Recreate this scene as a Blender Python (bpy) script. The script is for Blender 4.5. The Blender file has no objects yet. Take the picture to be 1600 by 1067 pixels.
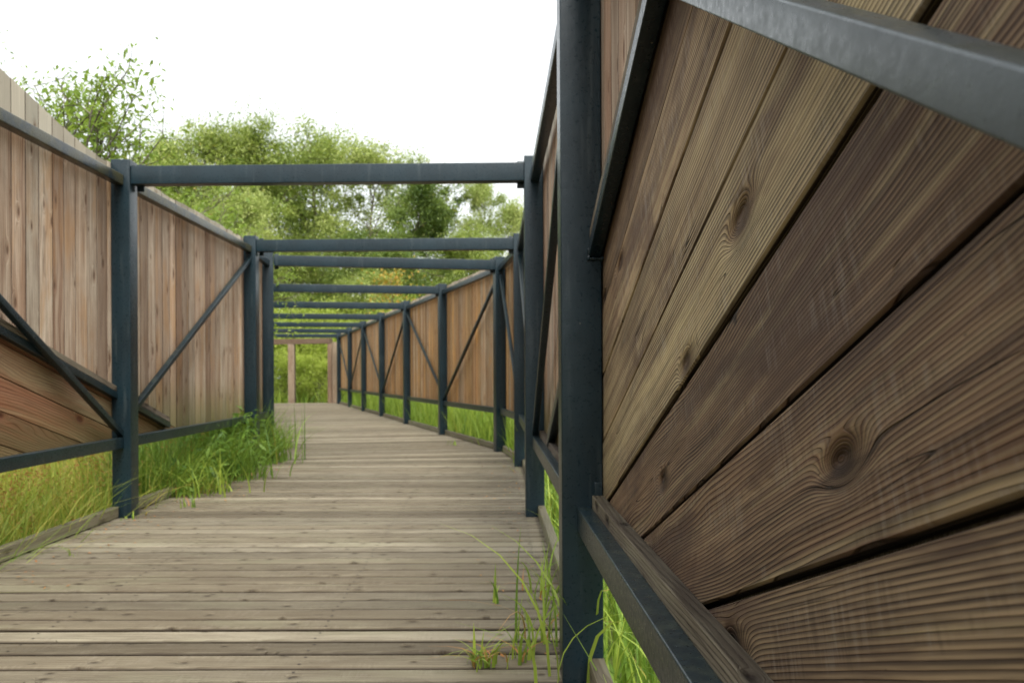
import bpy, bmesh, math, random
import numpy as np
from mathutils import Vector, Matrix
R = math.radians
random.seed(7)
C = bpy.context.scene.collection
scene = bpy.context.scene

# ------------------------------------------------------------------ camera
CAMZ = 0.936
cam_d = bpy.data.cameras.new('camera'); cam = bpy.data.objects.new('camera', cam_d); C.objects.link(cam)
cam.location = (0, 0, CAMZ)
cam.rotation_euler = (R(90), R(0.27), 0)
cam_d.sensor_width = 36; cam_d.lens = 29.25; cam_d.shift_y = 0.0328
cam_d.clip_start = 0.05; cam_d.clip_end = 1000
cam_d.dof.use_dof = True; cam_d.dof.focus_distance = 1.35; cam_d.dof.aperture_fstop = 8.5
scene.camera = cam

# ------------------------------------------------------------------ light
SUN_EL, SUN_AZ = R(56), R(166)          # azimuth measured from +Y towards +X
w = bpy.data.worlds.new('World'); scene.world = w; w.use_nodes = True
nt = w.node_tree; nt.nodes.clear()
sky = nt.nodes.new('ShaderNodeTexSky'); sky.sky_type = 'NISHITA'; sky.sun_disc = False
sky.sun_elevation = SUN_EL; sky.sun_rotation = SUN_AZ
sky.air_density = 1.0; sky.dust_density = 6.0; sky.ozone_density = 1.0
hs = nt.nodes.new('ShaderNodeHueSaturation'); hs.inputs['Saturation'].default_value = 0.13; hs.inputs['Value'].default_value = 1.0
mxw = nt.nodes.new('ShaderNodeMix'); mxw.data_type = 'RGBA'; mxw.inputs[0].default_value = 0.55
mxw.inputs[7].default_value = (10.4, 10.9, 11.2, 1)        # the even cloud layer
bg = nt.nodes.new('ShaderNodeBackground'); bg.inputs[1].default_value = 0.10
out = nt.nodes.new('ShaderNodeOutputWorld')
nt.links.new(sky.outputs[0], hs.inputs['Color']); nt.links.new(hs.outputs[0], mxw.inputs[6])
nt.links.new(mxw.outputs[2], bg.inputs[0]); nt.links.new(bg.outputs[0], out.inputs[0])
sd = bpy.data.lights.new('sun', 'SUN'); sd.energy = 2.2; sd.angle = R(24); sd.color = (1, .95, .87)
sun = bpy.data.objects.new('sun', sd); C.objects.link(sun)
sdir = Vector((math.sin(SUN_AZ)*math.cos(SUN_EL), math.cos(SUN_AZ)*math.cos(SUN_EL), math.sin(SUN_EL)))
sun.rotation_euler = sdir.to_track_quat('Z', 'Y').to_euler(); sun.location = (0, 0, 30)
scene.view_settings.view_transform = 'Standard'; scene.view_settings.look = 'None'
scene.view_settings.exposure = 1.05; scene.view_settings.gamma = 1.0

# ------------------------------------------------------------------ node helper
class G:
    def __init__(s, name):
        s.m = bpy.data.materials.new(name); s.m.use_nodes = True
        s.t = s.m.node_tree; s.t.nodes.clear()
        s.out = s.t.nodes.new('ShaderNodeOutputMaterial')
    def n(s, typ, **k):
        x = s.t.nodes.new('ShaderNode'+typ)
        for a, b in k.items(): setattr(x, a, b)
        return x
    def put(s, sock, v):
        if v is None: return
        if isinstance(v, bpy.types.NodeSocket): s.t.links.new(v, sock)
        elif isinstance(v, (tuple, list)) and sock.type == 'RGBA' and len(v) == 3: sock.default_value = (*v, 1)
        else: sock.default_value = v
    def M(s, op, a, b=None, c=None, clamp=False):
        x = s.n('Math', operation=op); x.use_clamp = clamp
        s.put(x.inputs[0], a); s.put(x.inputs[1], b); s.put(x.inputs[2], c)
        return x.outputs[0]
    def mix(s, f, a, b, blend='MIX'):
        x = s.n('Mix', data_type='RGBA', blend_type=blend)
        s.put(x.inputs[0], f); s.put(x.inputs[6], a); s.put(x.inputs[7], b)
        return x.outputs[2]
    def xyz(s, a, b=0.0, c=0.0):
        x = s.n('CombineXYZ'); s.put(x.inputs[0], a); s.put(x.inputs[1], b); s.put(x.inputs[2], c)
        return x.outputs[0]
    def noise(s, vec, scale=1, detail=2, rough=.5, dist=0.0):
        x = s.n('TexNoise'); s.put(x.inputs['Vector'], vec)
        x.inputs['Scale'].default_value = scale; x.inputs['Detail'].default_value = detail
        x.inputs['Roughness'].default_value = rough; x.inputs['Distortion'].default_value = dist
        return x.outputs[0]
    def ramp(s, v, lo, hi, a=0.0, b=1.0, smooth=True):
        x = s.n('MapRange'); x.interpolation_type = 'SMOOTHSTEP' if smooth else 'LINEAR'
        s.put(x.inputs[0], v); x.inputs[1].default_value = lo; x.inputs[2].default_value = hi
        x.inputs[3].default_value = a; x.inputs[4].default_value = b
        return x.outputs[0]
    def attr(s, name):
        return s.n('Attribute', attribute_name=name)
    def sep(s, v):
        x = s.n('SeparateXYZ'); s.put(x.inputs[0], v); return x.outputs
    def bsdf(s, col, rough, spec=.5, normal=None, **k):
        x = s.n('BsdfPrincipled'); s.put(x.inputs['Base Color'], col); s.put(x.inputs['Roughness'], rough)
        s.put(x.inputs['Specular IOR Level'], spec)
        if normal is not None: s.put(x.inputs['Normal'], normal)
        s.t.links.new(x.outputs[0], s.out.inputs[0]); return x
    def bump(s, h, strength, dist, prev=None):
        x = s.n('Bump'); s.put(x.inputs['Height'], h); x.inputs['Strength'].default_value = strength
        x.inputs['Distance'].default_value = dist
        if prev is not None: s.put(x.inputs['Normal'], prev)
        return x.outputs[0]

def wood(name, cols, dark, ringn=9.0, ringdark=.55, fiber=.25, bump=.6, knot=(1.6, 5.5), knotgate=.5,
         stain=None, stainamt=.4, rough=.8, valvar=.35, low=None, cracks=0.0, wav=0.022, rpow=2.6, band=.5, cross=0.0, edge=.5, cap=None, crest=.12):
    """board-space wood: bc = (along, across, thickness) in metres, rnd = three random numbers per board"""
    g = G(name)
    a = g.attr('bc'); o = g.sep(a.outputs['Vector']); r = g.sep(g.attr('rnd').outputs['Vector'])
    u = g.M('ADD', o[0], g.M('MULTIPLY', r[0], 61.7)); v0 = g.M('ADD', o[1], g.M('MULTIPLY', r[1], 37.3))
    v = g.M('ADD', v0, g.M('MULTIPLY', o[2], .8))
    # knots
    vo = g.n('TexVoronoi'); vo.feature = 'F1'; vo.voronoi_dimensions = '2D'
    g.put(vo.inputs['Vector'], g.xyz(g.M('MULTIPLY', u, knot[0]), g.M('MULTIPLY', v, knot[1]))); vo.inputs['Scale'].default_value = 1
    vo.inputs['Randomness'].default_value = 1
    d = vo.outputs['Distance']; cs = g.sep(vo.outputs['Color'])
    gate = g.M('GREATER_THAN', cs[0], knotgate)
    size = g.M('MULTIPLY_ADD', cs[1], .6, .5)
    dd = g.M('DIVIDE', d, size)
    e = g.M('MULTIPLY', gate, g.M('EXPONENT', g.M('MULTIPLY', g.M('MULTIPLY', dd, dd), -48.0)))
    # ring height field
    lowf = g.noise(g.xyz(g.M('MULTIPLY', u, .9), g.M('MULTIPLY', v, 5.0), g.M('MULTIPLY', r[2], 20)), 1, 1.5, .5)
    midf = g.noise(g.xyz(g.M('MULTIPLY', u, 5.0), g.M('MULTIPLY', v, 16.0)), 1, 1, .5)
    amp = g.M('MULTIPLY_ADD', g.M('MULTIPLY', r[0], r[0]), 1.05, .3)
    h = g.M('ADD', g.M('MULTIPLY', v, .55), g.M('MULTIPLY', g.M('MULTIPLY', lowf, amp), wav*5))
    h = g.M('ADD', h, g.M('MULTIPLY', g.M('MULTIPLY', midf, amp), wav*.35))
    h = g.M('ADD', h, g.M('MULTIPLY', e, wav*3.2))
    freq = g.M('MULTIPLY_ADD', r[2], ringn*12, ringn*13)
    fr = g.M('FRACT', g.M('MULTIPLY', h, freq))
    # earlywood to latewood: slow rise then sharp drop
    ring = g.M('MULTIPLY', g.M('POWER', fr, rpow), g.ramp(fr, .90, 1.0, 1, 0))
    ringstr = g.ramp(g.noise(g.xyz(g.M('MULTIPLY', u, 1.1), g.M('MULTIPLY', v, 9)), 1, 2), .3, .65, .35, 1)
    ring = g.M('MULTIPLY', ring, ringstr)
    fib = g.noise(g.xyz(g.M('MULTIPLY', u, 14), g.M('MULTIPLY', v, 520), r[0]), 1, 2, .6)
    fib2 = g.noise(g.xyz(g.M('MULTIPLY', u, 3), g.M('MULTIPLY', v, 110), r[1]), 1, 3, .6)
    blot = g.noise(g.xyz(g.M('MULTIPLY', u, 2.2), g.M('MULTIPLY', v, 9), r[0]), 1, 4, .6)
    c = g.mix(g.ramp(r[0], .1, .75), cols[0], cols[1])
    c = g.mix(g.ramp(r[1], .55, .9), c, cols[2])
    c = g.mix(g.ramp(blot, .35, .68), c, g.mix(.55, c, cols[3]))
    bn = g.noise(g.xyz(g.M('MULTIPLY', u, .35), g.M('MULTIPLY', h, 62), r[2]), 1, 2.5, .7)
    c = g.mix(g.ramp(bn, .50, .68, 0, band), c, cols[3])
    c = g.mix(g.ramp(bn, .32, .48, band*.8, 0), c, tuple(min(1, x*1.35) for x in cols[2]))
    c = g.mix(g.M('MULTIPLY', g.ramp(fr, .05, .35), g.ramp(fr, .35, .6, crest, 0)), c, tuple(min(.75, x*1.55) for x in cols[2]))
    c = g.mix(g.M('MULTIPLY', ring, ringdark), c, dark)
    c = g.mix(g.ramp(fib2, .46, .75, 0, fiber), c, dark)
    c = g.mix(g.ramp(fib2, .28, .5, fiber*.6, 0), c, cols[0])
    c = g.mix(g.ramp(fib, .5, .8, 0, fiber*.8), c, dark)
    if stain is not None:
        st = g.noise(g.xyz(g.M('MULTIPLY', u, 1.3), g.M('MULTIPLY', v, 4.5), g.M('MULTIPLY', r[2], 9)), 1, 5, .65, .4)
        c = g.mix(g.ramp(st, .5, .66, 0, stainamt), c, stain)
    if low is not None:      # algae where the board meets the lower rail
        z = g.sep(g.n('NewGeometry').outputs['Position'])[2]
        ln = g.M('ADD', z, g.M('MULTIPLY', fib2, -.25))
        c = g.mix(g.ramp(ln, low[0], low[1], low[3], 0), c, low[2])
    if cap is not None:      # board tips bleached by rain above the rail
        z = g.sep(g.n('NewGeometry').outputs['Position'])[2]
        c = g.mix(g.ramp(g.M('ADD', z, g.M('MULTIPLY', fib2, .06)), 2.25, 2.36, 0, .75), c, cap)
    kn = g.M('MULTIPLY', gate, g.ramp(dd, .05, .115, 1, 0))
    c = g.mix(g.M('MULTIPLY', kn, .8), c, tuple(x*.55 for x in dark))
    c = g.mix(g.M('MULTIPLY', g.M('MULTIPLY', gate, g.ramp(dd, .10, .2, 1, 0)), .35), c, cols[3])
    if cross:       # faint saw marks and scuffs running across the grain
        sw = g.noise(g.xyz(g.M('MULTIPLY', u, 95), g.M('MULTIPLY', v, 9), r[0]), 1, 3, .7)
        sm = g.ramp(g.noise(g.xyz(g.M('MULTIPLY', u, 5), g.M('MULTIPLY', v, 14), r[1]), 1, 3, .6), .46, .62)
        c = g.mix(g.M('MULTIPLY', g.M('MULTIPLY', g.ramp(sw, .45, .72), sm), cross), c, (.34, .30, .25))
        c = g.mix(g.M('MULTIPLY', g.M('MULTIPLY', g.ramp(sw, .30, .5, 1, 0), sm), cross), c, dark)
    spk = g.noise(g.xyz(g.M('MULTIPLY', u, 60), g.M('MULTIPLY', v, 160)), 1, 1)
    c = g.mix(g.ramp(spk, .76, .82, 0, .7), c, tuple(x*.4 for x in dark))
    if cracks:
        ck = g.noise(g.xyz(g.M('MULTIPLY', u, 2.4), g.M('MULTIPLY', h, 75), r[1]), 1, 0)
        cm = g.ramp(g.M('ABSOLUTE', g.M('SUBTRACT', ck, .5)), 0, .012, 1, 0)
        cm = g.M('MULTIPLY', cm, g.ramp(g.noise(g.xyz(g.M('MULTIPLY', u, 2), g.M('MULTIPLY', v, 12)), 1, 1), .56, .66))
        c = g.mix(g.M('MULTIPLY', cm, cracks), c, tuple(x*.25 for x in dark))
    eg = g.M('MULTIPLY', g.attr('edge').outputs['Fac'], edge)
    c = g.mix(eg, c, tuple(x*.5 for x in dark))
    hv = g.M('MULTIPLY_ADD', g.M('FRACT', g.M('MULTIPLY_ADD', r[1], 5.0, r[0])), valvar, 1-valvar*.5)
    x = g.n('HueSaturation'); g.put(x.inputs['Value'], hv); g.put(x.inputs['Color'], c); c = x.outputs[0]
    bh = g.M('ADD', g.M('MULTIPLY', ring, -1.0), g.M('MULTIPLY', fib2, .45))
    bh = g.M('ADD', bh, g.M('MULTIPLY', kn, -1.0))
    if cracks: bh = g.M('ADD', bh, g.M('MULTIPLY', cm, -1.6))
    nb = g.bump(bh, bump, .006)
    g.bsdf(c, rough, .25, nb)
    return g.m

M = {}
M['diag'] = wood('weathered_cedar', [(.45, .315, .175), (.28, .16, .09), (.42, .325, .17), (.12, .058, .028)], (.014, .007, .004),
                 ringn=12.5, ringdark=.97, fiber=.5, bump=1.0, rpow=1.25, band=.65, cross=.3, crest=.25, knot=(2.2, 5.0), knotgate=.6, stain=(.085, .045, .028), stainamt=.75,
                 valvar=.55, cracks=.8, wav=.013)
M['vert'] = wood('greyed_larch', [(.53, .40, .29), (.40, .25, .165), (.63, .52, .40), (.28, .15, .085)], (.05, .022, .012),
                 ringn=6, ringdark=.6, fiber=.55, bump=.4, knot=(2.6, 7), knotgate=.25, stain=(.44, .24, .10), stainamt=.5,
                 valvar=.6, edge=.9, low=(.40, .85, (.17, .17, .06), .7), cap=(.46, .43, .34))
M['vert_warm'] = wood('warm_larch', [(.54, .33, .14), (.34, .20, .10), (.58, .46, .32), (.42, .18, .05)], (.07, .035, .018),
                 ringn=5, ringdark=.6, fiber=.7, bump=.3, knot=(2.3, 7), knotgate=.4, stain=(.55, .28, .08), stainamt=.6,
                 valvar=.6, edge=.9, cap=(.48, .43, .34))
M['diag_left'] = wood('red_cedar', [(.36, .17, .09), (.30, .13, .07), (.34, .25, .14), (.24, .08, .035)], (.07, .03, .02),
                 ringn=6, ringdark=.7, fiber=.35, bump=.7, knot=(2, 5), knotgate=.6, stain=(.30, .11, .05), stainamt=.5,
                 valvar=.3, low=(.35, .75, (.16, .15, .06), .7))
M['batten'] = wood('grey_batten', [(.20, .165, .125), (.15, .12, .09), (.22, .19, .13), (.09, .06, .045)], (.045, .03, .022),
                 ringn=11, ringdark=.6, fiber=.5, bump=.8, knot=(5, 12), knotgate=.5, stain=(.07, .05, .035), stainamt=.6, cracks=.5)
M['deck'] = wood('deck_timber', [(.20, .172, .118), (.135, .112, .074), (.265, .235, .17), (.085, .064, .04)], (.05, .034, .02),
                 ringn=8, ringdark=.4, fiber=.35, bump=.6, band=.15, cross=.15, knot=(6.5, 9), knotgate=.6, edge=.9, stain=(.20, .19, .12), stainamt=.35,
                 valvar=.48, rough=.68, cracks=.5)
M['timber'] = wood('old_timber', [(.28, .20, .13), (.22, .15, .10), (.30, .24, .17), (.18, .10, .06)], (.07, .04, .025), ringn=4, ringdark=.5, fiber=.5, valvar=.1)
M['kerb'] = wood('kerb_timber', [(.24, .21, .14), (.19, .16, .105), (.25, .24, .16), (.14, .12, .07)], (.07, .055, .035),
                 ringn=8, ringdark=.4, fiber=.4, bump=.4, knot=(3, 9), stain=(.13, .14, .06), stainamt=.5)

def steel(name, base, top=(.05, .065, .05), moss=0.0):
    g = G(name)
    tc = g.n('TexCoord').outputs['Object']
    big = g.noise(tc, 3.5, 4, .6); fine = g.noise(tc, 85, 3, .6); pe = g.noise(tc, 260, 2, .5); wv = g.noise(tc, 14, 2, .5)
    c = g.mix(g.ramp(big, .35, .7), base, tuple(x*1.35 for x in base))
    # chalky marks and chips
    ch = g.n('TexVoronoi'); g.put(ch.inputs['Vector'], tc); ch.inputs['Scale'].default_value = 26
    chn = g.M('MULTIPLY', g.ramp(ch.outputs['Distance'], .04, .075, 1, 0), g.M('GREATER_THAN', g.sep(ch.outputs['Color'])[0], .86))
    c = g.mix(g.M('MULTIPLY', chn, .6), c, (.30, .27, .22))
    mp = g.n('Mapping'); g.put(mp.inputs[0], tc); mp.inputs['Scale'].default_value = (30, 30, 2.2)
    strk = g.noise(mp.outputs[0], 1, 3, .6)
    c = g.mix(g.ramp(strk, .56, .75, 0, .22), c, (.10, .12, .12))
    nz = g.sep(g.n('NewGeometry').outputs['Normal'])[2]
    c = g.mix(g.M('MULTIPLY', g.ramp(nz, .5, .9), g.ramp(g.noise(tc, 20, 4, .6), .45, .7, 0, .5)), c, top)
    if moss: c = g.mix(g.ramp(g.noise(tc, 6, 5, .65), .34, .58, 0, moss), c, (.06, .055, .02))
    rg = g.ramp(fine, .3, .7, .26, .40)
    nb = g.bump(wv, .12, .01); nb = g.bump(pe, .12, .0012, nb)
    g.bsdf(c, rg, .45, nb)
    return g.m
M['steel'] = steel('blue_grey_painted_steel', (.006, .0165, .0225))
M['dusty_sheen'] = steel('chalky_sheen_steel', (.065, .080, .088))  # dust film, with the grey sky sheen also put into the pale base
M['mossy'] = steel('mossy_painted_steel', (.010, .018, .022), moss=.95)

def leafmat(name, c1, c2, c3, trans=.35):
    g = G(name)
    r = g.sep(g.attr('rnd').outputs['Vector'])
    tc = g.n('NewGeometry').outputs['Position']
    n1 = g.noise(tc, .8, 2)
    c = g.mix(r[0], c1, c2); c = g.mix(g.ramp(n1, .4, .65, 0, .6), c, c3)
    c = g.mix(g.ramp(r[1], .985, 1, 0, .8), c, (.35, .22, .05))
    b = g.n('BsdfPrincipled'); g.put(b.inputs['Base Color'], c); b.inputs['Roughness'].default_value = .5
    b.inputs['Specular IOR Level'].default_value = .3
    t = g.n('BsdfTranslucent'); g.put(t.inputs[0], g.mix(.5, c, (.32, .42, .04)))
    mx = g.n('MixShader'); mx.inputs[0].default_value = trans
    g.t.links.new(b.outputs[0], mx.inputs[1]); g.t.links.new(t.outputs[0], mx.inputs[2]); g.t.links.new(mx.outputs[0], g.out.inputs[0])
    return g.m
M['leaf_mid'] = leafmat('willow_leaves', (.10, .16, .03), (.46, .52, .14), (.15, .22, .045))
M['leaf_light'] = leafmat('birch_leaves', (.20, .27, .06), (.58, .62, .22), (.26, .33, .08))
M['leaf_dark'] = leafmat('alder_leaves', (.04, .085, .018), (.24, .32, .075), (.07, .12, .025), .3)
M['leaf_bright'] = leafmat('sapling_leaves', (.13, .22, .035), (.30, .40, .08), (.18, .27, .05), .45)
M['leaf_shrub'] = leafmat('shrub_leaves', (.34, .43, .07), (.52, .58, .13), (.28, .38, .06), .55)
M['leaf_autumn'] = leafmat('turning_leaves', (.42, .20, .04), (.40, .30, .05), (.30, .26, .05), .35)
M['grass_g'] = leafmat('green_grass', (.05, .13, .015), (.42, .52, .08), (.20, .33, .04), .4)
M['grass_y'] = leafmat('yellowing_grass', (.34, .40, .06), (.64, .47, .12), (.20, .32, .04), .45)
M['grass_dk'] = leafmat('lush_grass', (.04, .11, .015), (.26, .40, .06), (.08, .17, .025), .35)
M['seed'] = leafmat('seed_heads', (.34, .12, .035), (.46, .25, .08), (.26, .09, .03), .2)
M['petal'] = leafmat('white_petals', (.75, .75, .7), (.8, .8, .76), (.7, .7, .68), .2)
g = G('bark'); tc = g.n('TexCoord').outputs['Object']
mp = g.n('Mapping'); g.put(mp.inputs[0], tc); mp.inputs['Scale'].default_value = (9, 9, 2)
nn = g.noise(mp.outputs[0], 1, 4, .6)
g.bsdf(g.mix(g.ramp(nn, .35, .65), (.07, .055, .04), (.22, .19, .15)), .9, .2, g.bump(nn, .6, .03)); M['bark'] = g.m
g = G('soil_and_moss'); tc = g.n('TexCoord').outputs['Object']
n1 = g.noise(tc, .35, 5, .6); n2 = g.noise(tc, 9, 4, .65)
cc = g.mix(g.ramp(n1, .35, .65), (.07, .11, .025), (.13, .17, .04)); cc = g.mix(g.ramp(n2, .4, .65, 0, .7), cc, (.045, .045, .02))
g.bsdf(cc, .95, .1, g.bump(n2, .6, .08)); M['ground'] = g.m

# ------------------------------------------------------------------ mesh helpers
def tag(o, label=None, cat=None, group=None, kind=None):
    if label: o['label'] = label
    if cat: o['category'] = cat
    if group: o['group'] = group
    if kind: o['kind'] = kind
    return o
def link_mesh(name, me, mat, parent=None):
    o = bpy.data.objects.new(name, me); C.objects.link(o)
    if mat: me.materials.append(mat)
    if parent: o.parent = parent
    return o
def empty(name, loc, label=None, cat=None, group=None):
    o = bpy.data.objects.new(name, None); C.objects.link(o); o.location = loc; o.empty_display_size = .2
    return tag(o, label, cat, group)

class WB:
    """collects board prisms with board coordinates"""
    def __init__(s): s.v = []; s.f = []; s.bc = []; s.rn = []; s.ed = []
    def prism(s, poly, to3, th0, th1, uvdir, rnd=None, cham=.0025):
        """poly: list of (a,b) in panel plane (convex, ccw or cw); to3(a,b,off)->xyz; off from th0 (front) to th1 (back)"""
        if len(poly) < 3: return
        rnd = rnd or (random.random(), random.random(), random.random())
        ux, uy = uvdir; n = len(poly); base = len(s.v)
        cx = sum(p[0] for p in poly)/n; cy = sum(p[1] for p in poly)/n
        # inset front ring for a soft arris
        ins = []
        for i in range(n):
            p0, p1, p2 = poly[i-1], poly[i], poly[(i+1) % n]
            e1 = Vector((p1[0]-p0[0], p1[1]-p0[1])); e2 = Vector((p2[0]-p1[0], p2[1]-p1[1]))
            if e1.length < 1e-6 or e2.length < 1e-6: ins.append(p1); continue
            e1.normalize(); e2.normalize()
            bis = (e2-e1)
            if bis.length < 1e-4: bis = Vector((cx-p1[0], cy-p1[1]))
            bis.normalize()
            sn = abs(e1.x*bis.y-e1.y*bis.x)
            k = cham/max(sn, .3)
            ins.append((p1[0]+bis.x*k, p1[1]+bis.y*k))
        rings = [(ins, th0), (poly, th0+cham*(1 if th1 > th0 else -1)), (poly, th1)]
        for ri, (ring, off) in enumerate(rings):
            for (a, b) in ring:
                s.ed.append(0.0 if ri == 0 else 1.0)
                s.v.append(to3(a, b, off)); s.bc.append((a*ux+b*uy, -a*uy+b*ux, off)); s.rn.append(rnd)
        s.f.append(list(range(base, base+n)))
        for k in range(2):
            for i in range(n):
                j = (i+1) % n
                s.f.append([base+k*n+i, base+k*n+j, base+(k+1)*n+j, base+(k+1)*n+i])
        s.f.append(list(range(base+2*n, base+3*n))[::-1])
    def build(s, name, mat, parent, origin=(0, 0, 0)):
        me = bpy.data.meshes.new(name); ox, oy, oz = origin
        me.from_pydata([(x-ox, y-oy, z-oz) for x, y, z in s.v], [], s.f)
        a = me.attributes.new('bc', 'FLOAT_VECTOR', 'POINT'); a.data.foreach_set('vector', np.array(s.bc, 'f').ravel())
        a = me.attributes.new('rnd', 'FLOAT_VECTOR', 'POINT'); a.data.foreach_set('vector', np.array(s.rn, 'f').ravel())
        a = me.attributes.new('edge', 'FLOAT', 'POINT'); a.data.foreach_set('value', np.array(s.ed, 'f'))
        bm = bmesh.new(); bm.from_mesh(me); bmesh.ops.recalc_face_normals(bm, faces=bm.faces); bm.to_mesh(me); bm.free()
        me.update()
        return link_mesh(name, me, mat, parent)

def clip(poly, a, b, c):
    """keep a*x+b*y<=c"""
    out = []
    for i in range(len(poly)):
        p, q = poly[i], poly[(i+1) % len(poly)]
        dp = a*p[0]+b*p[1]-c; dq = a*q[0]+b*q[1]-c
        if dp <= 0: out.append(p)
        if (dp < 0 < dq) or (dq < 0 < dp):
            t = dp/(dp-dq); out.append((p[0]+t*(q[0]-p[0]), p[1]+t*(q[1]-p[1])))
    res = []
    for p in out:
        if not res or (abs(p[0]-res[-1][0])+abs(p[1]-res[-1][1])) > 1e-5: res.append(p)
    return res

def steel_box(name, corners, parent, origin, bev=.006, mat='steel'):
    """corners: list of 8 points (bottom 4 ccw, top 4 ccw); or list of such lists"""
    bm = bmesh.new()
    if not isinstance(corners[0], (list, tuple)) or not isinstance(corners[0][0], (list, tuple, Vector)): corners = [corners]
    for c8 in corners:
        vs = [bm.verts.new((p[0]-origin[0], p[1]-origin[1], p[2]-origin[2])) for p in c8]
        for f in ((3, 2, 1, 0), (4, 5, 6, 7), (0, 1, 5, 4), (1, 2, 6, 5), (2, 3, 7, 6), (3, 0, 4, 7)):
            bm.faces.new([vs[i] for i in f])
    bmesh.ops.recalc_face_normals(bm, faces=bm.faces)
    if bev: bmesh.ops.bevel(bm, geom=list(bm.edges), offset=bev, segments=3, profile=.6, affect='EDGES', clamp_overlap=True)
    me = bpy.data.meshes.new(name); bm.to_mesh(me); bm.free()
    for p in me.polygons: p.use_smooth = True
    try: me.set_sharp_from_angle(angle=R(50))
    except Exception: pass
    return link_mesh(name, me, M[mat], parent)

class Frame:
    """local frame of a bay: s along, o outwards from the posts' inner faces, z up"""
    def __init__(f, A, B, side):
        f.A = Vector(A); d = Vector(B)-f.A; f.L = d.length; f.t = d.normalized()
        f.n = Vector((f.t.y, -f.t.x)) if side > 0 else Vector((-f.t.y, f.t.x))
    def p(f, s, o, z):
        q = f.A+f.t*s+f.n*o; return (q.x, q.y, z)
    def box(f, s0, s1, o0, o1, z0, z1):
        return [f.p(s0, o0, z0), f.p(s1, o0, z0), f.p(s1, o1, z0), f.p(s0, o1, z0),
                f.p(s0, o0, z1), f.p(s1, o0, z1), f.p(s1, o1, z1), f.p(s0, o1, z1)]
    def bar(f, s0, z0, s1, z1, o0, o1, hv, cut=True):
        """sloping bar; (s,z) of its lower edge; hv = vertical height"""
        return [f.p(s0, o0, z0), f.p(s1, o0, z1), f.p(s1, o1, z1), f.p(s0, o1, z0),
                f.p(s0, o0, z0+hv), f.p(s1, o0, z1+hv), f.p(s1, o1, z1+hv), f.p(s0, o1, z0+hv)]

# ------------------------------------------------------------------ layout
PS = .125
GROUND = -.42
RA = [(.29, -3.40), (.22, -.43), (.150, 2.53), (.087, 5.49), (.021, 8.50)]
LA = [(-2.262, -3.40), (-2.354, -.44), (-2.447, 2.55), (-2.54, 5.54), (-2.634, 8.57)]
RB = [(-.195-.9467*k, 10.15+2.968*k) for k in range(7)]
dB = Vector((-.9467, 2.968)).normalized(); nB = Vector((-dB.y, dB.x))
LB = []
for k in range(7):
    q = Vector((-2.764, 9.66)) + dB*(3.115*k); LB.append((q.x, q.y))
ZT0, ZT1 = 2.212, 2.28       # top rail
ZB0, ZB1 = .462, .535        # bottom rail
HP = 2.385

def board_top(y):
    base = ZT1+.08
    if y < 5.3: base = ZT1+min(.45, .068+.185*(5.3-y))
    return base

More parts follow.
